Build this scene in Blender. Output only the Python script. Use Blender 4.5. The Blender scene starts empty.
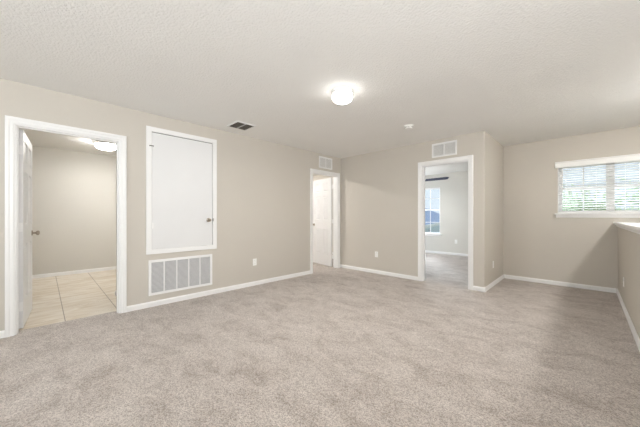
import bpy, bmesh, math, random
from mathutils import Vector, Matrix
random.seed(7)
PI = math.pi
S = bpy.context.scene
C = S.collection

# ------------------------------------------------------------------ camera
cam_d = bpy.data.cameras.new('camera'); cam = bpy.data.objects.new('camera', cam_d); C.objects.link(cam)
cam_d.sensor_width = 36; cam_d.lens = 15.276; cam_d.shift_y = 0.00445; cam_d.clip_start = 0.05
cam.location = (3.924, 0, 1.143)
cam.rotation_euler = (PI/2, 0, math.radians(44.434))
S.camera = cam

# ------------------------------------------------------------------ world and added fill lights
P_SKY = 0.50; P_BACK = 38; P_FILL_STAIR = 84; P_BED = 40; P_FILL_FLOOR = 1100; P_FILL_LOW = 80; P_LAMPDOWN = 11; P_FAN = 8; P_STAIRDOWN = 1.5
LAMP = 4.2; FILL_REAR = 8.0; LAMP_TILE = 28.0; LAMP_STAIR = 70.0; FILL_HALL = 72.0; LAMP_FAN = 26.0
W = bpy.data.worlds.new('sky'); S.world = W; W.use_nodes = True
bg = W.node_tree.nodes['Background']
bg.inputs[0].default_value = (0.80, 0.89, 1.0, 1); bg.inputs[1].default_value = P_SKY

def area(name, loc, rot, sx, sy, power, col):
    l = bpy.data.lights.new(name, 'AREA'); l.shape = 'RECTANGLE'; l.size = sx; l.size_y = sy
    l.energy = power; l.color = col
    o = bpy.data.objects.new(name, l); o.location = loc; o.rotation_euler = rot; C.objects.link(o)
    return o
# fill light outside a wide window added, unseen, behind the photographer
area('fill_back', (2.1, -3.45, 1.5), (PI/2+.15, 0, 0), 3.2, 1.3, P_BACK, (0.96, 0.98, 1.0))
# fill light outside a stairwell window added out of view to the right
area('fill_stair', (5.7, -.6, 1.35), (PI/2+.4, 0, PI/2), 3.0, 1.6, P_FILL_STAIR, (0.97, 0.985, 1.0))
# hidden fill light below the blinded window, added to brighten slats and ceiling
area('fill_below_window', (4.2, 7.3, .35), (PI/2+.95, 0, PI), 2.4, 1.2, P_FILL_LOW, (0.95, 0.98, 1.0))
# fill light outside a bedroom side window added out of view
area('fill_bedroom', (-2.3, 7.4, 1.6), (PI/2-.35, 0, -PI/2), 1.2, 1.3, P_BED, (0.72, 0.85, 1.0))
# hidden fill light above the far bedroom window, added to brighten its floor
area('fill_bedroom_floor', (-2.0, 12.2, 4.0), Vector((3.6, -6.4, -4.0)).to_track_quat('-Z', 'Y').to_euler(), 2.6, 1.5, P_FILL_FLOOR, (0.78, 0.88, 1.0))

vs = S.view_settings
S.display_settings.display_device = 'sRGB'
vs.view_transform = 'Standard'; vs.look = 'None'; vs.gamma = 1; vs.use_curve_mapping = False
vs.exposure = 1.09
S.cycles.max_bounces = 10; S.cycles.diffuse_bounces = 7; S.cycles.transparent_max_bounces = 12
S.cycles.use_denoising = True


# ------------------------------------------------------------------ materials
def mat(name, col, rough=0.6, metal=0.0, spec=0.4, bump=None, var=None):
    m = bpy.data.materials.new(name); m.use_nodes = True
    nt = m.node_tree; N = nt.nodes; L = nt.links; b = N['Principled BSDF']
    b.inputs['Base Color'].default_value = (*col, 1)
    b.inputs['Roughness'].default_value = rough; b.inputs['Metallic'].default_value = metal
    b.inputs['Specular IOR Level'].default_value = spec
    tc = N.new('ShaderNodeTexCoord')
    if var:
        sc, amt = var
        n = N.new('ShaderNodeTexNoise'); n.inputs['Scale'].default_value = sc; n.inputs['Detail'].default_value = 3
        L.new(tc.outputs['Object'], n.inputs['Vector'])
        r = N.new('ShaderNodeValToRGB')
        r.color_ramp.elements[0].position = .3; r.color_ramp.elements[1].position = .7
        r.color_ramp.elements[0].color = (*[c*(1-amt) for c in col], 1)
        r.color_ramp.elements[1].color = (*[min(1, c*(1+amt)) for c in col], 1)
        L.new(n.outputs['Fac'], r.inputs['Fac']); L.new(r.outputs['Color'], b.inputs['Base Color'])
    if bump:
        sc, st, dist = bump
        n = N.new('ShaderNodeTexNoise'); n.inputs['Scale'].default_value = sc; n.inputs['Detail'].default_value = 4
        L.new(tc.outputs['Object'], n.inputs['Vector'])
        bp = N.new('ShaderNodeBump'); bp.inputs['Strength'].default_value = st; bp.inputs['Distance'].default_value = dist
        L.new(n.outputs['Fac'], bp.inputs['Height']); L.new(bp.outputs['Normal'], b.inputs['Normal'])
    return m

M_wall = mat('beige_paint', (0.58, 0.545, 0.49), .7, spec=.3, bump=(55, .25, .006), var=(1.2, .012))
M_wall_w = mat('cream_paint', (0.66, 0.64, 0.595), .7, spec=.3, bump=(55, .25, .006), var=(1.2, .012))
M_wall_g = mat('pale_grey_paint', (0.66, 0.645, 0.60), .7, spec=.3, bump=(55, .25, .006), var=(1.2, .012))
M_ceil = mat('ceiling_paint', (0.86, 0.855, 0.835), .85, spec=.2, bump=(62, .6, .012), var=(2, .01))
M_trim = mat('white_trim', (0.84, 0.84, 0.835), .35, spec=.45, var=(3, .01))
M_door = mat('white_door', (0.75, 0.755, 0.76), .4, spec=.45, var=(3, .01))
M_plast = mat('white_plastic', (0.88, 0.88, 0.86), .35, var=(20, .01))
M_dark = mat('dark_backing', (0.05, 0.045, 0.04), .8, var=(20, .1))
M_slatg = mat('painted_steel_slats', (0.70, 0.70, 0.70), .45, spec=.5, var=(20, .02))
M_filter = mat('grille_filter', (0.42, 0.42, 0.43), .8, var=(60, .12))
M_vslat = mat('white_louvres', (0.85, 0.85, 0.84), .45, spec=.5, var=(20, .02))
M_vback = mat('vent_backing', (0.62, 0.61, 0.59), .8, var=(60, .05))
M_ventd = mat('ceiling_vent_slats', (0.42, 0.38, 0.33), .6, var=(20, .05))
M_nickel = mat('brushed_nickel', (0.36, 0.32, 0.27), .28, metal=1.0, var=(50, .05))
M_chrome = mat('polished_chrome', (0.75, 0.75, 0.75), .12, metal=1.0, var=(50, .02))
M_navy = mat('navy_blade', (0.045, 0.055, 0.12), .5, var=(8, .1))
M_blind = mat('white_faux_wood', (0.90, 0.90, 0.88), .4, var=(5, .01))
M_vinyl = mat('white_vinyl', (0.90, 0.90, 0.91), .4, var=(5, .01))
M_slot = mat('socket_dark', (0.12, 0.11, 0.10), .6, var=(50, .05))
M_siding = mat('pale_siding', (0.78, 0.85, 0.92), .7, bump=(8, .3, .02), var=(.7, .05))
M_roof = mat('grey_blue_shingles', (0.34, 0.43, 0.62), .85, bump=(14, .6, .03), var=(3, .12))
M_grass = mat('lawn', (0.20, 0.27, 0.12), .9, bump=(30, .6, .05), var=(.8, .2))
M_bark = mat('bark', (0.20, 0.16, 0.12), .9, bump=(25, .6, .02), var=(6, .2))
M_pane_d = mat('dark_house_glass', (0.10, 0.14, 0.22), .15, var=(3, .1))

def leaf_mat():
    m = mat('leaves', (0.30, 0.40, 0.25), .6, var=(1.6, .25))
    nt = m.node_tree; b = nt.nodes['Principled BSDF']; out = nt.nodes['Material Output']
    t = nt.nodes.new('ShaderNodeBsdfTranslucent'); t.inputs[0].default_value = (0.50, 0.62, 0.40, 1)
    mx = nt.nodes.new('ShaderNodeMixShader'); mx.inputs[0].default_value = .6
    nt.links.new(b.outputs[0], mx.inputs[1]); nt.links.new(t.outputs[0], mx.inputs[2]); nt.links.new(mx.outputs[0], out.inputs[0])
    return m
M_leaf = leaf_mat()

def slat_mat():
    m = mat('white_blind_slats', (0.92, 0.92, 0.91), .4, var=(5, .01))
    nt = m.node_tree; b = nt.nodes['Principled BSDF']; out = nt.nodes['Material Output']
    t = nt.nodes.new('ShaderNodeBsdfTranslucent'); t.inputs[0].default_value = (0.95, 0.95, 0.94, 1)
    mx = nt.nodes.new('ShaderNodeMixShader'); mx.inputs[0].default_value = .35
    nt.links.new(b.outputs[0], mx.inputs[1]); nt.links.new(t.outputs[0], mx.inputs[2]); nt.links.new(mx.outputs[0], out.inputs[0])
    return m
M_slat = slat_mat()

def glass_mat():
    m = bpy.data.materials.new('window_glass'); m.use_nodes = True
    nt = m.node_tree; N = nt.nodes; L = nt.links; N.remove(N['Principled BSDF']); out = N['Material Output']
    tr = N.new('ShaderNodeBsdfTransparent'); tr.inputs[0].default_value = (.95, .97, .97, 1)
    g = N.new('ShaderNodeBsdfGlossy'); g.inputs['Roughness'].default_value = .03
    fr = N.new('ShaderNodeFresnel'); fr.inputs[0].default_value = 1.45
    mx = N.new('ShaderNodeMixShader'); L.new(fr.outputs[0], mx.inputs[0]); L.new(tr.outputs[0], mx.inputs[1]); L.new(g.outputs[0], mx.inputs[2])
    L.new(mx.outputs[0], out.inputs[0]); return m
M_glass = glass_mat()

def glow(name, col, st):
    m = bpy.data.materials.new(name); m.use_nodes = True
    b = m.node_tree.nodes['Principled BSDF']
    b.inputs['Base Color'].default_value = (.9, .9, .88, 1); b.inputs['Roughness'].default_value = .3
    b.inputs['Emission Color'].default_value = (*col, 1); b.inputs['Emission Strength'].default_value = st
    return m

def carpet_mat(name, c_lo, c_hi, c_mid):
    m = bpy.data.materials.new(name); m.use_nodes = True
    nt = m.node_tree; N = nt.nodes; L = nt.links; b = N['Principled BSDF']
    b.inputs['Roughness'].default_value = 1.0; b.inputs['Specular IOR Level'].default_value = .08
    b.inputs['Sheen Weight'].default_value = .25; b.inputs['Sheen Roughness'].default_value = .5
    tc = N.new('ShaderNodeTexCoord')
    mp = N.new('ShaderNodeMapping'); mp.inputs['Rotation'].default_value = (0, 0, .7); mp.inputs['Scale'].default_value = (1, 1.6, 1)
    L.new(tc.outputs['Object'], mp.inputs[0])
    n1 = N.new('ShaderNodeTexNoise'); n1.inputs['Scale'].default_value = 2.8; n1.inputs['Detail'].default_value = 12; n1.inputs['Roughness'].default_value = .8
    n1.inputs['Distortion'].default_value = .6
    L.new(mp.outputs[0], n1.inputs[0])
    n2 = N.new('ShaderNodeTexVoronoi'); n2.inputs['Scale'].default_value = 185
    L.new(tc.outputs['Object'], n2.inputs['Vector'])
    n3 = N.new('ShaderNodeTexNoise'); n3.inputs['Scale'].default_value = 60; n3.inputs['Detail'].default_value = 6; n3.inputs['Roughness'].default_value = .8
    L.new(tc.outputs['Object'], n3.inputs['Vector'])
    sc = N.new('ShaderNodeSeparateColor'); L.new(n2.outputs['Color'], sc.inputs[0])
    mm = N.new('ShaderNodeMix'); mm.data_type = 'FLOAT'; mm.inputs[0].default_value = .55
    L.new(sc.outputs[0], mm.inputs[2]); L.new(n3.outputs['Fac'], mm.inputs[3])
    r1 = N.new('ShaderNodeValToRGB'); e = r1.color_ramp.elements
    e[0].position = .34; e[0].color = (*c_lo, 1); e[1].position = .66; e[1].color = (*c_hi, 1)
    k = e.new(.5); k.color = (*c_mid, 1)
    L.new(n1.outputs['Fac'], r1.inputs[0])
    r2 = N.new('ShaderNodeValToRGB'); e = r2.color_ramp.elements
    e[0].position = .28; e[0].color = (.52, .50, .49, 1); e[1].position = .66; e[1].color = (1.2, 1.2, 1.2, 1)
    L.new(mm.outputs[0], r2.inputs[0])
    mx = N.new('ShaderNodeMix'); mx.data_type = 'RGBA'; mx.blend_type = 'MULTIPLY'; mx.inputs[0].default_value = .9
    L.new(r1.outputs[0], mx.inputs[6]); L.new(r2.outputs[0], mx.inputs[7]); L.new(mx.outputs[2], b.inputs['Base Color'])
    bp = N.new('ShaderNodeBump'); bp.inputs['Strength'].default_value = .7; bp.inputs['Distance'].default_value = .012
    L.new(mm.outputs[0], bp.inputs['Height']); L.new(bp.outputs[0], b.inputs['Normal'])
    return m
M_carpet = carpet_mat('beige_carpet', (0.37, 0.315, 0.275), (0.62, 0.565, 0.52), (0.525, 0.47, 0.428))

def tile_mat():
    m = bpy.data.materials.new('travertine_tile'); m.use_nodes = True
    nt = m.node_tree; N = nt.nodes; L = nt.links; b = N['Principled BSDF']
    b.inputs['Roughness'].default_value = .35
    tc = N.new('ShaderNodeTexCoord')
    mp = N.new('ShaderNodeMapping'); mp.inputs['Scale'].default_value = (1.6, .45, 1); mp.inputs['Rotation'].default_value = (0, 0, .25)
    L.new(tc.outputs['Object'], mp.inputs[0])
    n = N.new('ShaderNodeTexNoise'); n.inputs['Scale'].default_value = 5; n.inputs['Detail'].default_value = 6; n.inputs['Distortion'].default_value = 1.4
    L.new(mp.outputs[0], n.inputs[0])
    r = N.new('ShaderNodeValToRGB'); e = r.color_ramp.elements
    e[0].position = .35; e[0].color = (.63, .54, .42, 1); e[1].position = .62; e[1].color = (.78, .72, .63, 1)
    L.new(n.outputs['Fac'], r.inputs[0])
    sp = N.new('ShaderNodeSeparateXYZ'); L.new(tc.outputs['Object'], sp.inputs[0])
    def line(sock, off, pitch, w):
        a = N.new('ShaderNodeMath'); a.operation = 'ADD'; a.inputs[1].default_value = off; L.new(sock, a.inputs[0])
        d = N.new('ShaderNodeMath'); d.operation = 'PINGPONG'; d.inputs[1].default_value = pitch/2; L.new(a.outputs[0], d.inputs[0])
        c = N.new('ShaderNodeMath'); c.operation = 'LESS_THAN'; c.inputs[1].default_value = w; L.new(d.outputs[0], c.inputs[0]); return c.outputs[0]
    gx = line(sp.outputs['Y'], 20*.47-.17, .47, .004)
    gy = line(sp.outputs['X'], 20*.47-.2, .47, .0012)
    mx = N.new('ShaderNodeMath'); mx.operation = 'MAXIMUM'; L.new(gx, mx.inputs[0]); L.new(gy, mx.inputs[1])
    c = N.new('ShaderNodeMix'); c.data_type = 'RGBA'; L.new(mx.outputs[0], c.inputs[0]); L.new(r.outputs[0], c.inputs[6])
    c.inputs[7].default_value = (.30, .24, .18, 1); L.new(c.outputs[2], b.inputs['Base Color'])
    return m
M_tile = tile_mat()

# ------------------------------------------------------------------ mesh helpers
def box(bm, x0, x1, y0, y1, z0, z1, bev=0.0, mtx=None):
    vs_ = [bm.verts.new((x, y, z)) for x in (x0, x1) for y in (y0, y1) for z in (z0, z1)]
    q = [(0, 1, 3, 2), (4, 6, 7, 5), (0, 4, 5, 1), (2, 3, 7, 6), (0, 2, 6, 4), (1, 5, 7, 3)]
    fs = [bm.faces.new([vs_[i] for i in f]) for f in q]
    if mtx is not None: bmesh.ops.transform(bm, matrix=mtx, verts=vs_)
    if bev > 0:
        es = list({e for f in fs for e in f.edges})
        bmesh.ops.bevel(bm, geom=es, offset=bev, segments=2, affect='EDGES', profile=.5)
    return vs_

def prism(bm, pts, axis, a0, a1, mtx=None):
    """extrude 2D outline pts along axis: 'x' -> pts are (y,z); 'y' -> (x,z); 'z' -> (x,y)"""
    def P(p, a):
        return (a, p[0], p[1]) if axis == 'x' else (p[0], a, p[1]) if axis == 'y' else (p[0], p[1], a)
    A = [bm.verts.new(P(p, a0)) for p in pts]; B = [bm.verts.new(P(p, a1)) for p in pts]
    bm.faces.new(A); bm.faces.new(B[::-1]); n = len(pts)
    for i in range(n): bm.faces.new((A[i], B[i], B[(i+1) % n], A[(i+1) % n]))
    if mtx is not None: bmesh.ops.transform(bm, matrix=mtx, verts=A+B)

def lathe(bm, prof, n=32, mtx=None):
    """prof: (r,z) list around z axis"""
    rings = []; allv = []
    for r, z in prof:
        if r < 1e-6: v = [bm.verts.new((0, 0, z))]
        else: v = [bm.verts.new((r*math.cos(2*PI*i/n), r*math.sin(2*PI*i/n), z)) for i in range(n)]
        rings.append(v); allv += v
    for a, b in zip(rings, rings[1:]):
        for i in range(n):
            j = (i+1) % n
            if len(a) == 1 and len(b) == 1: continue
            if len(a) == 1: bm.faces.new((a[0], b[i], b[j]))
            elif len(b) == 1: bm.faces.new((a[i], a[j], b[0]))
            else: bm.faces.new((a[i], a[j], b[j], b[i]))
    if mtx is not None: bmesh.ops.transform(bm, matrix=mtx, verts=allv)

def cyl(bm, r, p0, p1, n=16):
    p0 = Vector(p0); p1 = Vector(p1); d = p1-p0
    q = d.to_track_quat('Z', 'Y').to_matrix().to_4x4()
    lathe(bm, [(0, 0), (r, 0), (r, d.length), (0, d.length)], n, Matrix.Translation(p0) @ q)

def obj(name, bm, m, parent=None, smooth=False, origin=None):
    bmesh.ops.recalc_face_normals(bm, faces=bm.faces)
    if origin is None and parent is None:
        xs = [v.co for v in bm.verts]
        origin = Vector((sum(v.x for v in xs)/len(xs), sum(v.y for v in xs)/len(xs), min(v.z for v in xs)))
    me = bpy.data.meshes.new(name)
    bm.to_mesh(me); bm.free()
    me.materials.append(m)
    if smooth:
        for p in me.polygons: p.use_smooth = True
        me.set_sharp_from_angle(angle=math.radians(40))
    o = bpy.data.objects.new(name, me); C.objects.link(o)
    if parent is not None: o.parent = parent
    return o

def tag(o, label, cat, group=None):
    o['label'] = label; o['category'] = cat
    if group: o['group'] = group
    return o
def struct(name, bm, m, parent=None, label=None):
    o = obj(name, bm, m, parent)
    if parent is None: o['kind'] = 'structure'
    if label: o['label'] = label
    return o
def empty(name, loc=(0, 0, 0), rotz=0, structure=False, rot=None):
    o = bpy.data.objects.new(name, None); C.objects.link(o); o.location = loc
    o.rotation_euler = rot if rot else (0, 0, rotz); o.empty_display_size = .1
    if structure: o['kind'] = 'structure'
    return o
def thing(name, label, cat, loc=(0, 0, 0), rotz=0, group=None, rot=None):
    return tag(empty(name, loc, rotz, rot=rot), label, cat, group)
def copy_tree(o, parent=None):
    c = o.copy(); C.objects.link(c)
    if parent is not None: c.parent = parent
    for ch in list(o.children): copy_tree(ch, c)
    return c

def wall_mesh(axis, a0, a1, b0, b1, z0, z1, openings=()):
    """axis 'x': thickness a along x, length b along y. Only outer faces."""
    bs = sorted({b0, b1, *[o[0] for o in openings], *[o[1] for o in openings]})
    zs = sorted({z0, z1, *[o[2] for o in openings if o[2] > z0], *[o[3] for o in openings if o[3] < z1]})
    def solid(i, k):
        if i < 0 or k < 0 or i >= len(bs)-1 or k >= len(zs)-1: return False
        bc = (bs[i]+bs[i+1])/2; zc = (zs[k]+zs[k+1])/2
        return not any(o[0] < bc < o[1] and o[2] < zc < o[3] for o in openings)
    bm = bmesh.new(); cache = {}
    def V(a, b, z):
        key = (a, b, z)
        if key not in cache: cache[key] = bm.verts.new((a, b, z) if axis == 'x' else (b, a, z))
        return cache[key]
    for i in range(len(bs)-1):
        for k in range(len(zs)-1):
            if not solid(i, k): continue
            B0, B1, Z0, Z1 = bs[i], bs[i+1], zs[k], zs[k+1]
            for a in (a0, a1): bm.faces.new((V(a, B0, Z0), V(a, B1, Z0), V(a, B1, Z1), V(a, B0, Z1)))
            if not solid(i-1, k): bm.faces.new((V(a0, B0, Z0), V(a1, B0, Z0), V(a1, B0, Z1), V(a0, B0, Z1)))
            if not solid(i+1, k): bm.faces.new((V(a0, B1, Z0), V(a1, B1, Z0), V(a1, B1, Z1), V(a0, B1, Z1)))
            if not solid(i, k-1): bm.faces.new((V(a0, B0, Z0), V(a1, B0, Z0), V(a1, B1, Z0), V(a0, B1, Z0)))
            if not solid(i, k+1): bm.faces.new((V(a0, B0, Z1), V(a1, B0, Z1), V(a1, B1, Z1), V(a0, B1, Z1)))
    return bm

# ------------------------------------------------------------------ dimensions
H = 2.44; T = .12
YF = 4.676      # far wall
YW = 5.984      # window wall
XO = 2.826      # outside corner
XH = 4.258      # half wall
YB = -3.2; XR = 5.45; ZS = -2.7
DT = 2.035
D1 = (-.19, .635); D2 = (3.785, 4.56); D3 = (1.85, 2.61)
WIN = (3.585, 4.79, 1.18, 2.0)
YR = 8.5

# ------------------------------------------------------------------ shell
def quad_box(*a): bm = bmesh.new(); box(bm, *a); return bm
bm = bmesh.new()
box(bm, -.13, XH+.06, YB-.1, YW+.05, -.1, 0)
struct('floor', bm, M_carpet, label='beige carpet of the main room')
struct('floor', quad_box(0.0, XO-.12, YF+.0001+T*.0+1.31, YR+.05, -.1, -.0001), M_carpet)
struct('floor', quad_box(-2.05, 0.0, 6.16, YR+.05, -.1, -.0002), M_carpet)
struct('floor', quad_box(-3.05, -.13, 2.3, 6.16, -.1, 0), M_carpet, label='carpet of the hall behind the six-panel door')
struct('floor', quad_box(-3.4, -.13, YB-.1, 2.3, -.1, 0), M_tile, label='beige travertine tile floor')
struct('floor', quad_box(XH+.06, XR+.06, YB-.1, YW+.05, ZS-.1, ZS), M_carpet, label='lower stair floor')
struct('ceiling', quad_box(-3.45, XR+.12, YB-.12, YR+.12, H, H+.1), M_ceil)

struct('wall_left', wall_mesh('x', -T, 0, YB-T, 6.1, 0, H, [(D1[0], D1[1], 0, DT), (D2[0], D2[1], 0, DT)]), M_wall)
struct('wall_far', wall_mesh('y', YF, YF+T, 0, XO-T, 0, H, [(D3[0], D3[1], 0, DT)]), M_wall)
# outside corner wall with softly rounded edge
bm = bmesh.new()
r = .018; pts = [(XO-T, YF), (XO-r, YF)]
for i in range(1, 6):
    a = -PI/2 + i*PI/2/5; pts.append((XO-r+r*math.cos(a), YF+r+r*math.sin(a)))
pts += [(XO, YR+T), (XO-T, YR+T)]
prism(bm, pts, 'z', 0, H); struct('wall_corner', bm, M_wall)
struct('wall_window', wall_mesh('y', YW, YW+.14, XO, XR, ZS, H, [WIN]), M_wall)
struct('wall_half', wall_mesh('x', XH, XH+T, YB, YW, ZS, 1.02), M_wall)
RWS = (-2.1, .9, .5, 2.15)
struct('wall_right', wall_mesh('x', XR, XR+T, YB-T, YW+.14, ZS, H, [RWS]), M_wall)
BW = (.5, 3.7, .85, 2.15)
struct('wall_back', wall_mesh('y', YB-T, YB, 0, XR, ZS, H, [BW]), M_wall)
# tiled room
struct('wall_tile_back', wall_mesh('x', -3.44, -3.32, YB, 2.3, 0, H), M_wall_w)
struct('wall_tile_left', wall_mesh('y', YB-T, YB, -3.44, -T, 0, H), M_wall_w)
struct('wall_tile_right', wall_mesh('y', 2.3, 2.42, -3.44, -T, 0, H), M_wall_w)
struct('wall_tile_stub', wall_mesh('x', -.97, -T, .745, 2.3, 0, H), M_wall_w)
# hall behind door 2
struct('wall_hall_back', wall_mesh('x', -3.12, -3.0, 2.42, 6.1, 0, H), M_wall_w)
struct('wall_hall_far', wall_mesh('y', 6.1, 6.22, -3.12, 0, 0, H), M_wall_w)
# bedroom
RWIN = (-.20, .735, .60, 2.03)
struct('wall_bedroom_far', wall_mesh('y', YR, YR+.12, -2.12, XO-T, 0, H, [RWIN]), M_wall_g)
struct('wall_bedroom_left', wall_mesh('x', -2.12, -2.0, 6.22, YR, 0, H, [(6.8, 8.0, .75, 2.05)]), M_wall_g)

# ------------------------------------------------------------------ baseboards (profile: 8 cm, eased top)
def base_prof(): return [(0, 0), (.014, 0), (.014, .052), (.008, .062), (.005, .068), (0, .068)]
def base_x(name, x, y0, y1, s):       # on a wall facing +x (s=1) or -x (s=-1), running along y
    bm = bmesh.new()
    prism(bm, [(x+s*a, z) for a, z in base_prof()], 'y', y0, y1); return struct(name, bm, M_trim)
def base_y(name, y, x0, x1, s):
    bm = bmesh.new()
    prism(bm, [(y+s*a, z) for a, z in base_prof()], 'x', x0, x1); return struct(name, bm, M_trim)
CW = .062
base_x('baseboard_left', 0, YB, D1[0]-CW, 1)
base_x('baseboard_left', 0, D1[1]+CW, D2[0]-CW, 1)
base_x('baseboard_left', 0, D2[1]+CW, YF, 1)
base_y('baseboard_far', YF, 0.0151, D3[0]-CW, -1)
base_y('baseboard_far', YF, D3[1]+CW, XO+.015, -1)
base_x('baseboard_corner', XO, YF, YW, 1)
base_y('baseboard_window', YW, XO+.0151, XH-.0151, -1)
base_x('baseboard_right', XH, YB, YW, -1)
base_y('baseboard_back', YB, .0151, XH-.0151, 1)
base_x('baseboard_tile', -3.32, YB, 2.3, 1)
base_y('baseboard_stub', .745, -.97, -T-.001, -1)
base_y('baseboard_bedroom', YR, -2, XO-T-.001, -1)
base_y('baseboard_hall', 6.1, -3, -T, -1)

# ------------------------------------------------------------------ half wall cap
bm = bmesh.new()
box(bm, XH-.045, XH+T+.045, YB, YW-.001, 1.035, 1.06, .004)
struct('trim_1', bm, M_trim)
bm = bmesh.new()
for s, xf in ((-1, XH), (1, XH+T)):
    prism(bm, [(xf, 1.0351), (xf+s*.034, 1.0351), (xf+s*.032, 1.022), (xf+s*.016, 1.008), (xf+s*.012, .992), (xf, .985)], 'y', YB, YW-.001)
prism(bm, [(XH, 1.02), (XH+T, 1.02), (XH+T, 1.0351), (XH, 1.0351)], 'y', YB, YW-.001)
struct('trim_2', bm, M_trim)

# ------------------------------------------------------------------ door casings and leaves
def casing_mesh(bm, w, h, face, wall_t):
    """local frame: opening along +x from 0..w, wall face at y=0 with the room at -y."""
    cw = CW
    prof = [(0, 0), (0, -.010), (.012, -.015), (.030, -.0145), (.040, -.019), (cw-.004, -.019), (cw, -.015), (cw, 0)]
    rows = []
    for o, d in prof:
        rows.append([bm.verts.new(c) for c in ((-o, d, 0), (-o, d, h+o), (w+o, d, h+o), (w+o, d, 0))])
    n = len(prof)
    for i in range(n):
        a, b = rows[i], rows[(i+1) % n]
        for k in range(3): bm.faces.new((a[k], a[k+1], b[k+1], b[k]))
    bm.faces.new([r[0] for r in rows]); bm.faces.new([r[3] for r in rows])

def door_frame(root, w, h, wall_t, back=True):
    bm = bmesh.new(); casing_mesh(bm, w, h, 0, wall_t)
    obj('casing', bm, M_trim, root)
    if back:
        bm = bmesh.new(); casing_mesh(bm, w, h, 0, wall_t)
        bmesh.ops.transform(bm, matrix=Matrix.Translation((0, wall_t, 0)) @ Matrix.Scale(-1, 4, (0, 1, 0)), verts=bm.verts)
        obj('casing', bm, M_trim, root)
    bm = bmesh.new(); j = .012
    box(bm, -.0005, j, 0, wall_t, 0, h); box(bm, w-j, w+.0005, 0, wall_t, 0, h); box(bm, j, w-j, 0, wall_t, h-j, h+.0005)
    # stop strips
    box(bm, j, j+.010, .035, .072, 0, h-j); box(bm, w-j-.010, w-j, .035, .072, 0, h-j); box(bm, j+.01, w-j-.01, .035, .072, h-j-.01, h-j)
    obj('jamb', bm, M_trim, root)

def six_panel(w, h, t):
    """leaf along +x, from y=-t/2..t/2, z 0..h"""
    bm = bmesh.new()
    st = .115; mid = .10; pw = (w-2*st-mid)/2
    xs = [0, st, st+pw, st+pw+mid, w-st, w]
    zs = [0, .255, .845, 1.045, 1.60, 1.70, 1.91, h]
    for sy in (-1, 1):
        y = sy*t/2
        V = [[bm.verts.new((x, y, z)) for z in zs] for x in xs]
        pf = []
        for i in range(5):
            for k in range(7):
                f = bm.faces.new((V[i][k], V[i+1][k], V[i+1][k+1], V[i][k+1]))
                if i in (1, 3) and k in (1, 3, 5): pf.append(f)
        bm.normal_update()
        for f in pf:
            if f.normal.y*sy < 0: f.normal_flip()
            for th, dp in ((.014, -.012), (.012, 0), (.022, .008)):
                bmesh.ops.inset_individual(bm, faces=[f], thickness=th, depth=0)
                for v in f.verts: v.co.y += sy*dp
    # edges
    for a, b in (((0, 0), (0, h)), ((w, 0), (w, h))):
        x = a[0]
        bm.faces.new([bm.verts.new(c) for c in ((x, -t/2, 0), (x, t/2, 0), (x, t/2, h), (x, -t/2, h))])
    for z in (0, h):
        bm.faces.new([bm.verts.new(c) for c in ((0, -t/2, z), (w, -t/2, z), (w, t/2, z), (0, t/2, z))])
    return bm

def knob_mesh(bm, side, x, z, t):
    """round knob on leaf face; side = +-1 in y"""
    M = Matrix.Translation((x, side*t/2, z)) @ Matrix.Rotation(-side*PI/2, 4, 'X')
    lathe(bm, [(0, 0), (.032, 0), (.032, .004), (.026, .009), (.012, .012), (.011, .030), (.016, .036), (.026, .043), (.029, .053), (.026, .063), (.014, .069), (0, .070)], 24, M)

def add_leaf(root, w, h, t, mtx, hinge_side, hinge_x=0.0):
    leaf = obj('door_leaf', six_panel(w, h, t), M_door, root); leaf.matrix_local = mtx
    bm = bmesh.new(); knob_mesh(bm, 1, w-.06, .93, t); knob_mesh(bm, -1, w-.06, .93, t)
    box(bm, w-.001, w+.002, -.012, .012, .90, .96)
    obj('knob', bm, M_nickel, leaf, True)
    for z in (.22, 1.02, 1.80):
        bm = bmesh.new()
        cyl(bm, .008, (hinge_x-.006, hinge_side*(t/2+.004), z-.045), (hinge_x-.006, hinge_side*(t/2+.004), z+.045), 12)
        box(bm, hinge_x-.0025, hinge_x, -t/2+.003, t/2+.003, z-.045, z+.045)
        box(bm, hinge_x-.045, hinge_x-.006, hinge_side*(t/2+.002)-.0015, hinge_side*(t/2+.002)+.0015, z-.045, z+.045)
        obj('hinge', bm, M_trim, leaf)
    return leaf

# left-wall doors: local +x -> world +y, local -y -> world +x  (room side)
RZ = PI/2
d1 = empty('door_1', (0, D1[0], 0), RZ, True); d1['label'] = 'open white six-panel door to the tiled room'
door_frame(d1, D1[1]-D1[0], DT, T)
d2 = empty('door_2', (0, D2[0], 0), RZ, True); d2['label'] = 'white six-panel door standing open in the far corner'
door_frame(d2, D2[1]-D2[0], DT, T)
d3 = empty('door_3', (D3[0], YF, 0), 0, True); d3['label'] = 'white-trimmed doorway to the bedroom'
door_frame(d3, D3[1]-D3[0], DT, T)
# leaf 1: hinge at world (-.135, -.172), running to -x
def leaf_matrix(root, wx, wy, dirdeg, z=.012):
    Mw = Matrix.Translation((wx, wy, z)) @ Matrix.Rotation(math.radians(dirdeg), 4, 'Z')
    R = Matrix.Translation(root.location) @ root.rotation_euler.to_matrix().to_4x4()
    return R.inverted() @ Mw
add_leaf(d1, .795, 2.005, .035, leaf_matrix(d1, -.142, -.158, 176.5), 1)
add_leaf(d2, .735, 2.005, .035, leaf_matrix(d2, -.165, 4.549, 170), -1)

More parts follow.
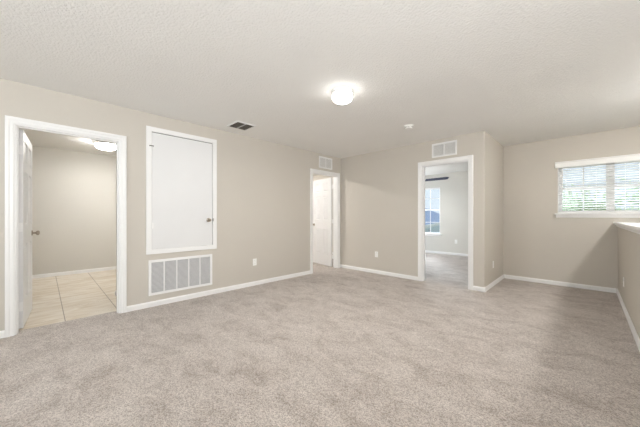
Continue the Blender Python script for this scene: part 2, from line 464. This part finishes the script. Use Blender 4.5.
# ------------------------------------------------------------------ access door on the left wall
def frame_rect(bm, u0, u1, z0, z1, w, d0, d1_):
    # rectangular mitred frame in local x/z, depth along -y (d0..d1_)
    o = [(u0, z0), (u1, z0), (u1, z1), (u0, z1)]; i = [(u0+w, z0+w), (u1-w, z0+w), (u1-w, z1-w), (u0+w, z1-w)]
    for k in range(4):
        j = (k+1) % 4
        q = [o[k], o[j], i[j], i[k]]
        prism(bm, q, 'y', -d0, -d1_)

acc = thing('access_door', 'plain flat white access door framed high on the left wall above the large return grille', 'access door', (.0015, .90, .665), RZ)
w_, h_ = .90, 1.608
bm = bmesh.new(); frame_rect(bm, 0, w_, 0, h_, .056, 0.0, .018); frame_rect(bm, .048, w_-.048, .048, h_-.048, .012, 0, .012)
obj('casing', bm, M_trim, acc)
bm = bmesh.new(); box(bm, .0614, w_-.0665, -.013, -.001, .0614, h_-.069, .0015)
pan = obj('door_panel', bm, M_door, acc)
bm = bmesh.new(); box(bm, .058, w_-.058, -.0008, -.0002, .058, h_-.058)
obj('gap_shade', bm, M_dark, acc)  # dark sheet stands in for the shade in the gap round the panel
bm = bmesh.new()
lathe(bm, [(0, 0), (.028, 0), (.028, .004), (.013, .010), (.011, .026), (.022, .036), (.025, .047), (.020, .056), (0, .059)], 24,
      Matrix.Translation((.775, -.013, .425)) @ Matrix.Rotation(PI/2, 4, 'X'))
obj('knob', bm, M_nickel, pan, True)
bm = bmesh.new(); box(bm, .842, .852, -.024, -.018, .405, .45, .001); cyl(bm, .004, (.838, -.022, .428), (.842, -.022, .428), 8)
obj('latch', bm, M_nickel, acc)
for z, mm in ((.36, M_trim), (1.36, M_trim)):
    bm = bmesh.new(); cyl(bm, .006, (.060, -.020, z-.04), (.060, -.020, z+.04), 10); box(bm, .048, .078, -.0195, -.0135, z-.035, z+.035)
    hg = obj('hinge', bm, mm, acc)
bm = bmesh.new(); cyl(bm, .006, (.035, -.026, 1.365), (.078, -.026, 1.365), 10); cyl(bm, .008, (.033, -.026, 1.365), (.037, -.026, 1.365), 10)
cyl(bm, .004, (.056, -.018, 1.365), (.056, -.027, 1.365), 8)
o = obj('hinge_pin_stop', bm, M_slot, acc)

# ------------------------------------------------------------------ return air grille
gr = thing('return_air_grille', 'wide white five-panel return grille low on the left wall below the access door', 'air grille', (0, .926, .143), RZ)
gw, gh = .811, .447
bm = bmesh.new(); frame_rect(bm, 0, gw, 0, gh, .030, 0, .012); obj('frame', bm, M_trim, gr)
n = 5; inner = gw-.06; pw = (inner-4*.014)/5
bm = bmesh.new(); box(bm, .028, gw-.028, -.0015, -.0003, .028, gh-.028); obj('filter', bm, M_filter, gr)
for k in range(5):
    u0 = .030+k*(pw+.014)
    if k:
        bm = bmesh.new(); box(bm, u0-.014, u0, -.011, -.0016, .030, gh-.030); obj('divider', bm, M_trim, gr)
    bm = bmesh.new(); ns = 26
    for i in range(ns):
        z = .034+i*(gh-.068)/(ns-1)
        box(bm, u0, u0+pw, -.0045, .0045, -.0007, .0007, mtx=Matrix.Translation((0, -.0064, z)) @ Matrix.Rotation(math.radians(40), 4, 'X'))
    obj('slat_panel', bm, M_slatg, gr)

# ------------------------------------------------------------------ high wall vents (0.4 x 0.24)
def wall_vent(label, loc, rotz, w, h, ndiv):
    t = thing('wall_vent', label, 'air vent', loc, rotz)
    bm = bmesh.new(); frame_rect(bm, 0, w, 0, h, .026, 0, .012); obj('frame', bm, M_trim, t)
    bm = bmesh.new(); box(bm, .024, w-.024, -.0015, -.0003, .024, h-.024); obj('backing', bm, M_vback, t)
    if ndiv == 2:
        bm = bmesh.new(); box(bm, w/2-.008, w/2+.008, -.0115, -.0016, .026, h-.026); obj('divider', bm, M_trim, t)
    bm = bmesh.new(); ns = 14
    for i in range(ns):
        z = .032+i*(h-.064)/(ns-1)
        box(bm, .026, w-.026, -.006, .006, -.0008, .0008, mtx=Matrix.Translation((0, -.0066, z)) @ Matrix.Rotation(math.radians(35), 4, 'X'))
    obj('louvres', bm, M_vslat, t)
    return t
wall_vent('small white louvred vent above the six-panel door in the far corner', (0, 3.97, 2.145), RZ, .40, .24, 2)
wall_vent('white two-section vent on the far wall above the bedroom doorway', (2.035, YF, 2.142), 0, .40, .235, 2)

# ------------------------------------------------------------------ ceiling vent
cv = thing('ceiling_vent', 'small ceiling air register near the left wall', 'air vent', (.40, 1.99, H))
bm = bmesh.new()
hw = .15
for (a, b, c, d) in ((-hw, hw, -hw, -hw+.022), (-hw, hw, hw-.022, hw), (-hw, -hw+.022, -hw+.022, hw-.022), (hw-.022, hw, -hw+.022, hw-.022)):
    box(bm, a, b, c, d, -.010, 0, .002)
obj('frame', bm, M_trim, cv)
bm = bmesh.new(); box(bm, -hw+.022, hw-.022, -.008, .008, -.009, -.002); obj('divider', bm, M_slatg, cv)
bm = bmesh.new(); box(bm, -hw+.02, hw-.02, -hw+.02, hw-.02, -.0015, -.0003); obj('backing', bm, M_dark, cv)
for s in (-1, 1):
    bm = bmesh.new()
    for i in range(7):
        x = -.115+i*.0383
        box(bm, -.0085, .0085, -.058, .058, -.0007, .0007, mtx=Matrix.Translation((x, s*.068, -.0085)) @ Matrix.Rotation(math.radians(42), 4, 'Y'))
    obj('louvres', bm, M_ventd, cv)

# ------------------------------------------------------------------ outlets
def make_outlet(label, loc, rotz, group='wall outlets', switch=False):
    t = thing('wall_outlet', label, 'outlet', loc, rotz, group)
    bm = bmesh.new(); box(bm, -.035, .035, -.006, 0, -.057, .057, .002); pl = obj('cover_plate', bm, M_plast, t)
    for z in (-.024, .024):
        bm = bmesh.new()
        pts = []
        for i in range(20):
            a = 2*PI*i/20; pts.append((.016*math.cos(a), z+max(-.0125, min(.0125, .017*math.sin(a)))))
        prism(bm, pts, 'y', -.0075, -.0055); f = obj('socket', bm, M_plast, pl)
        bm = bmesh.new(); box(bm, -.0075, -.0055, -.0079, -.0074, z-.001, z+.007); box(bm, .0045, .0065, -.0079, -.0074, z-.001, z+.006); cyl(bm, .0022, (0, -.0074, z-.0075), (0, -.0079, z-.0075), 8)
        obj('slots', bm, M_slot, pl)
    return t
src = make_outlet('white outlet low on the left wall right of the return grille', (0, 2.455, .386), RZ)
def outlet_at(label, loc, rotz):
    t = copy_tree(src); t.location = loc; t.rotation_euler = (0, 0, rotz); t['label'] = label; return t
outlet_at('white outlet on the far wall between the two doorways', (.925, YF, .383), 0)
outlet_at('white outlet on the narrow side wall around the outside corner', (XO, 5.197, .348), RZ)
outlet_at('white outlet on the half wall at the right', (XH, 5.03, .33), -RZ)
outlet_at('white outlet on the bedroom wall seen through the doorway', (1.19, YR, .40), 0)

# ------------------------------------------------------------------ ceiling lights
def flush_light(label, loc, R, dome_h, pan_h, pan_m, st, col, cat='ceiling light', down=0.0, pf=1.0):
    t = thing('ceiling_light', label, cat, loc)
    bm = bmesh.new()
    lathe(bm, [(0, 0), (R*pf, 0), (R*pf*1.02, -.004), (R*pf, -pan_h), (R*pf*.9, -pan_h), (0, -pan_h)], 48); obj('pan', bm, pan_m, t, True)
    bm = bmesh.new()
    z0 = -pan_h-.0005; pr = [(R*.9, z0), (R*.985, z0-dome_h*.10), (R*1.0, z0-dome_h*.28), (R*.97, z0-dome_h*.48), (R*.87, z0-dome_h*.69), (R*.68, z0-dome_h*.86), (R*.4, z0-dome_h*.96), (0, z0-dome_h)]
    lathe(bm, pr, 48); obj('glass_dome', bm, glow(label[:12]+'_glow', col, st), t, True)
    if down > 0:    # the lamp's own light, leaving the dome downwards
        l = bpy.data.lights.new('lamp_glow', 'AREA'); l.shape = 'DISK'; l.size = R*1.5; l.energy = down; l.color = col
        lo = bpy.data.objects.new('lamp_glow', l); C.objects.link(lo); lo.parent = t; lo.location = (0, 0, -pan_h-dome_h-.004)
    return t
flush_light('round white flush ceiling light in the main room, glowing', (2.12, 2.17, H), .107, .082, .040, M_plast, LAMP, (1, .985, .95), down=P_LAMPDOWN)
flush_light('round ceiling light with a chrome rim in the tiled room', (-2.15, .78, H), .150, .085, .035, M_chrome, LAMP_TILE, (1, .98, .95), down=7, pf=1.10)
flush_light('round ceiling light behind the photographer', (2.2, -1.6, H), .112, .095, .038, M_plast, FILL_REAR, (1, .985, .95))  # unseen lamp added to even out the room light
flush_light('ceiling light over the stairwell', (4.92, 4.1, H), .14, .09, .03, M_plast, LAMP_STAIR, (1, .98, .95), down=P_STAIRDOWN)
flush_light('ceiling light in the hall behind the six-panel door', (-1.3, 3.4, H), .14, .09, .03, M_plast, FILL_HALL, (1, .97, .94))  # unseen lamp added to light the open leaf

flush_light('second ceiling light deeper in the hall', (-2.2, 5.2, H), .12, .08, .03, M_plast, 22, (1, .92, .84))  # unseen lamp added to brighten the wall above the leaf
# ------------------------------------------------------------------ smoke detector
sd = thing('smoke_detector', 'small round white smoke detector on the ceiling near the far wall', 'smoke detector', (2.105, 3.67, H))
bm = bmesh.new(); lathe(bm, [(0, 0), (.068, 0), (.070, -.010), (.066, -.016), (0, -.016)], 32); obj('mounting_base', bm, M_plast, sd, True)
bm = bmesh.new(); lathe(bm, [(.050, -.016), (.054, -.020), (.055, -.036), (.048, -.044), (.020, -.047), (0, -.047)], 32); obj('cover', bm, M_plast, sd, True)
bm = bmesh.new()
for i in range(16):
    box(bm, .0545, .0562, -.003, .003, -.033, -.022, mtx=Matrix.Rotation(2*PI*i/16, 4, 'Z'))
obj('sensor_slots', bm, M_slot, sd)

# ------------------------------------------------------------------ windows
def window(name, x0, x1, z0, z1, yin, wall_t, units, glass_y, mullion=.06, muntin_h=(), label=None, rail=None, nv=1, fr=.035):
    root = empty(name, (0, 0, 0), 0, True)
    if label: root['label'] = label
    y0 = yin+glass_y; y1 = y0+.04
    bm = bmesh.new()   # reveal liner frame
    box(bm, x0, x0+fr, y0, y1, z0, z1); box(bm, x1-fr, x1, y0, y1, z0, z1)
    box(bm, x0+fr, x1-fr, y0, y1, z0, z0+fr); box(bm, x0+fr, x1-fr, y0, y1, z1-fr, z1)
    obj('frame', bm, M_vinyl, root)
    tot = x1-x0-2*fr-(units-1)*mullion; uw = tot/units
    rail = rail or (z0+z1)/2
    for k in range(units):
        u0 = x0+fr+k*(uw+mullion); u1 = u0+uw
        if k:
            bm = bmesh.new(); box(bm, u0-mullion, u0, y0-.01, y1, z0+fr, z1-fr); obj('mullion', bm, M_vinyl, root)
        bm = bmesh.new(); sw = .02
        box(bm, u0, u1, y0-.005, y1-.01, rail-.02, rail+.02)
        box(bm, u0, u0+sw, y0+.002, y1-.012, z0+fr, z1-fr); box(bm, u1-sw, u1, y0+.002, y1-.012, z0+fr, z1-fr)
        box(bm, u0+sw, u1-sw, y0+.002, y1-.012, z0+fr, z0+fr+sw); box(bm, u0+sw, u1-sw, y0+.002, y1-.012, z1-fr-sw, z1-fr)
        sash = obj('sash', bm, M_vinyl, root)
        bm = bmesh.new(); uc = (u0+u1)/2
        for q in range(nv):
            uc = u0+sw+(u1-u0-2*sw)*(q+1)/(nv+1); box(bm, uc-.008, uc+.008, y0+.008, y0+.016, z0+fr+sw, z1-fr-sw)
        for mz in muntin_h: box(bm, u0+sw, u1-sw, y0+.0085, y0+.0155, mz-.008, mz+.008)
        obj('muntins', bm, M_vinyl, sash)
        bm = bmesh.new(); box(bm, u0+sw, u1-sw, y0+.019, y0+.021, z0+fr+sw, z1-fr-sw)
        obj('glass', bm, M_glass, sash)
    return root
w1 = window('window_1', WIN[0], WIN[1], WIN[2], WIN[3], YW, .14, 2, .075, .05, (), 'wide white window beside the half wall', rail=1.60)
bm = bmesh.new()   # sill board + apron
box(bm, WIN[0]-.035, WIN[1]+.035, YW-.045, YW+.075, WIN[2]-.012, WIN[2]+.010, .004)
prism(bm, [(YW-.001, WIN[2]-.012), (YW-.022, WIN[2]-.012), (YW-.018, WIN[2]-.045), (YW-.010, WIN[2]-.060), (YW-.001, WIN[2]-.060)], 'x', WIN[0]-.02, WIN[1]+.02)
obj('sill', bm, M_trim, w1)
bm = bmesh.new(); box(bm, WIN[0]+.0005, WIN[0]+.010, YW, YW+.075, WIN[2]+.011, WIN[3]-.0005); box(bm, WIN[1]-.010, WIN[1]-.0005, YW, YW+.075, WIN[2]+.011, WIN[3]-.0005)
box(bm, WIN[0]+.010, WIN[1]-.010, YW, YW+.075, WIN[3]-.010, WIN[3]-.0005)
obj('reveal_liner', bm, M_trim, w1)

w2 = window('window_2', RWIN[0], RWIN[1], RWIN[2], RWIN[3], YR, .12, 1, .06, .05, (.955, 1.70), 'tall bedroom window seen through the doorway', rail=1.345, nv=2, fr=.022)
bm = bmesh.new(); box(bm, RWIN[0]-.04, RWIN[1]+.05, YR-.04, YR+.06, RWIN[2]-.022, RWIN[2]+.002, .004)
prism(bm, [(YR-.001, RWIN[2]-.022), (YR-.016, RWIN[2]-.022), (YR-.012, RWIN[2]-.07), (YR-.001, RWIN[2]-.07)], 'x', RWIN[0]-.02, RWIN[1]+.02)
obj('sill', bm, M_trim, w2)
w3 = window('added_window_3', BW[0], BW[1], BW[2], BW[3], YB-T, .12, 3, .03, .06, (), 'wide window added unseen behind the photographer')  # unseen window added to let in the rear fill light
w4 = empty('added_window_4', (-2.12, 6.8, 0), PI/2, True)  # unseen side window added to let fill light into the bedroom
bm = bmesh.new(); frame_rect(bm, 0, 1.2, .75, 2.05, .04, .02, .06)
bmesh.ops.transform(bm, matrix=Matrix.Translation((0, 0, 0)), verts=bm.verts)
obj('frame', bm, M_vinyl, w4)
w5 = empty('added_window_5', (XR+T, RWS[0], 0), PI/2, True)  # unseen stairwell window added to let fill light in from the right
bm = bmesh.new(); frame_rect(bm, 0, RWS[1]-RWS[0], RWS[2], RWS[3], .04, -.08, -.03)
box(bm, 1.47, 1.53, .03, .08, RWS[2]+.04, RWS[3]-.04)
obj('frame', bm, M_vinyl, w5)

# ------------------------------------------------------------------ blind
bl = thing('window_blind', 'white horizontal slat blind with a valance covering the wide window', 'blind', (0, YW, WIN[2]))
BL = (WIN[0]+.013, WIN[1]-.013)
bm = bmesh.new()
prism(bm, [(-.004, .762), (-.030, .762), (-.034, .775), (-.034, .835), (-.042, .848), (-.042, .858), (-.004, .858)], 'x', WIN[0]-.03, WIN[1]+.03)
obj('valance', bm, M_blind, bl)
bm = bmesh.new(); box(bm, BL[0], BL[1], .012, .055, .770, .815); obj('headrail', bm, M_blind, bl)
bm = bmesh.new(); zz = .050
while zz < .765:
    box(bm, BL[0], BL[1], -.024, .024, -.0014, .0014, mtx=Matrix.Translation((0, .036, zz)) @ Matrix.Rotation(math.radians(-9), 4, 'X'))
    zz += .037
obj('slats', bm, M_slat, bl)
bm = bmesh.new(); box(bm, BL[0], BL[1], .012, .060, .014, .032, .003); obj('bottom_rail', bm, M_blind, bl)
for x in (WIN[0]+.10, WIN[0]+.45, WIN[0]+.75, WIN[1]-.10):
    bm = bmesh.new(); cyl(bm, .0012, (x, .0105, .03), (x, .0105, .775), 6); cyl(bm, .0012, (x, .0615, .03), (x, .0615, .775), 6)
    obj('ladder_cord', bm, M_blind, bl)
bm = bmesh.new(); cyl(bm, .004, (WIN[0]+.06, .004, .36), (WIN[0]+.06, .004, .765), 8); obj('tilt_wand', bm, M_blind, bl)

# ------------------------------------------------------------------ ceiling fan in the bedroom
fan = thing('ceiling_fan', 'ceiling fan with navy blades in the bedroom, seen through the doorway', 'ceiling fan', (.60, 7.12, H))
bm = bmesh.new(); lathe(bm, [(0, 0), (.075, 0), (.07, -.03), (.035, -.06), (.014, -.065), (0, -.065)], 24); obj('canopy', bm, M_plast, fan, True)
bm = bmesh.new(); cyl(bm, .013, (0, 0, -.06), (0, 0, -.22), 12); obj('rod', bm, M_plast, fan)
bm = bmesh.new(); lathe(bm, [(0, -.21), (.05, -.212), (.11, -.235), (.125, -.27), (.12, -.32), (.08, -.345), (0, -.35)], 32); obj('motor_housing', bm, M_plast, fan, True)
for k in range(3):
    a = k*2*PI/3
    MM = Matrix.Rotation(a, 4, 'Z') @ Matrix.Translation((0, 0, -.335)) @ Matrix.Rotation(math.radians(33), 4, 'X')
    bm = bmesh.new()
    prism(bm, [(.20, -.055), (.26, -.062), (.80, -.070), (.845, -.058), (.86, -.03), (.86, .03), (.845, .058), (.80, .070), (.26, .062), (.20, .055)], 'z', -.004, .004, MM)
    b_ = obj('blade', bm, M_navy, fan)
    bm = bmesh.new(); prism(bm, [(.10, -.018), (.27, -.03), (.27, .03), (.10, .018)], 'z', .0045, .009, MM); obj('blade_bracket', bm, M_plast, b_)
bm = bmesh.new(); lathe(bm, [(.055, -.351), (.10, -.365), (.11, -.40), (.09, -.44), (.05, -.462), (0, -.468)], 24)
obj('light_globe', bm, glow('fan_glow', (1, .98, .95), LAMP_FAN), fan, True)
l = bpy.data.lights.new('fan_glow', 'AREA'); l.shape = 'DISK'; l.size = .16; l.energy = P_FAN; l.color = (.93, .96, 1)
lo = bpy.data.objects.new('fan_glow', l); C.objects.link(lo); lo.parent = fan; lo.location = (0, 0, -.472)

# ------------------------------------------------------------------ outdoors
g = obj('lawn', quad_box(-40, 60, 8.7, 70, -3.3, -3.2), M_grass); g['kind'] = 'structure'

def tree(label, x, y, zc, R, hh, n, seed):
    rnd = random.Random(seed)
    t = thing('tree', label, 'tree', (x, y, -3.2), 0, 'trees outside the wide window')
    bm = bmesh.new()
    lathe(bm, [(0, 0), (.20, 0), (.15, .6), (.12, 2.2), (.07, zc+3.2), (0, zc+3.4)], 12)
    for i in range(7):
        a = rnd.uniform(0, 2*PI); z0 = rnd.uniform(1.8, 3.4+zc*.5)
        p1 = (math.cos(a)*R*.7, math.sin(a)*R*.7, z0+rnd.uniform(.8, 1.6)); cyl(bm, .035, (0, 0, z0), p1, 6)
    obj('trunk', bm, M_bark, t)
    bm = bmesh.new()
    cl = [(rnd.gauss(0, R*.45), rnd.gauss(0, R*.45), rnd.gauss(zc+3.2, hh*.42)) for _ in range(34)]
    for i in range(n):
        c = rnd.choice(cl); s = rnd.uniform(.035, .07)
        p = Vector((c[0]+rnd.gauss(0, .30), c[1]+rnd.gauss(0, .30), c[2]+rnd.gauss(0, .24)))
        u = Vector((rnd.gauss(0, 1), rnd.gauss(0, 1), rnd.gauss(0, 1))).normalized(); v = u.orthogonal().normalized()
        vv = [bm.verts.new(p+u*s*1.4), bm.verts.new(p+v*s*.7), bm.verts.new(p-u*s*1.4), bm.verts.new(p-v*s*.7)]
        bm.faces.new(vv)
    obj('foliage', bm, M_leaf, t)
tree('leafy tree outside the left half of the wide window', 3.3, 13.2, .35, 1.15, 1.5, 5600, 3)
tree('taller leafy tree outside the right half of the wide window', 6.1, 11.6, .75, 1.1, 2.0, 6200, 5)

# neighbouring house seen by the bedroom window
hs = thing('neighbour_house', 'blue-grey roofed house outside the bedroom window', 'house', (-4.6, 19.6, -3.2), math.radians(105))
# local +x runs along the eave (away), local +y away to the left
bm = bmesh.new(); box(bm, -5, 34, .4, 8.4, 0, 3.55)
obj('wall', bm, M_siding, hs)
bm = bmesh.new()
prism(bm, [(0, 3.66), (4.4, 5.8), (8.8, 3.66), (8.8, 3.56), (0, 3.56)], 'x', -5.4, 34.4)
obj('roof', bm, M_roof, hs)
bm = bmesh.new(); box(bm, -5.4, 34.4, -.06, -.001, 3.42, 3.70); obj('fascia', bm, M_trim, hs)
for x in (-3.2, .15, 5.6):
    bm = bmesh.new(); box(bm, x, x+.8, .36, .399, 2.0, 3.1); fw = obj('window', bm, M_pane_d, hs)
bm = bmesh.new(); cyl(bm, .10, (3.0, 2.0, 4.6), (3.0, 2.0, 5.5), 12); obj('vent_pipe', bm, M_pane_d, hs)
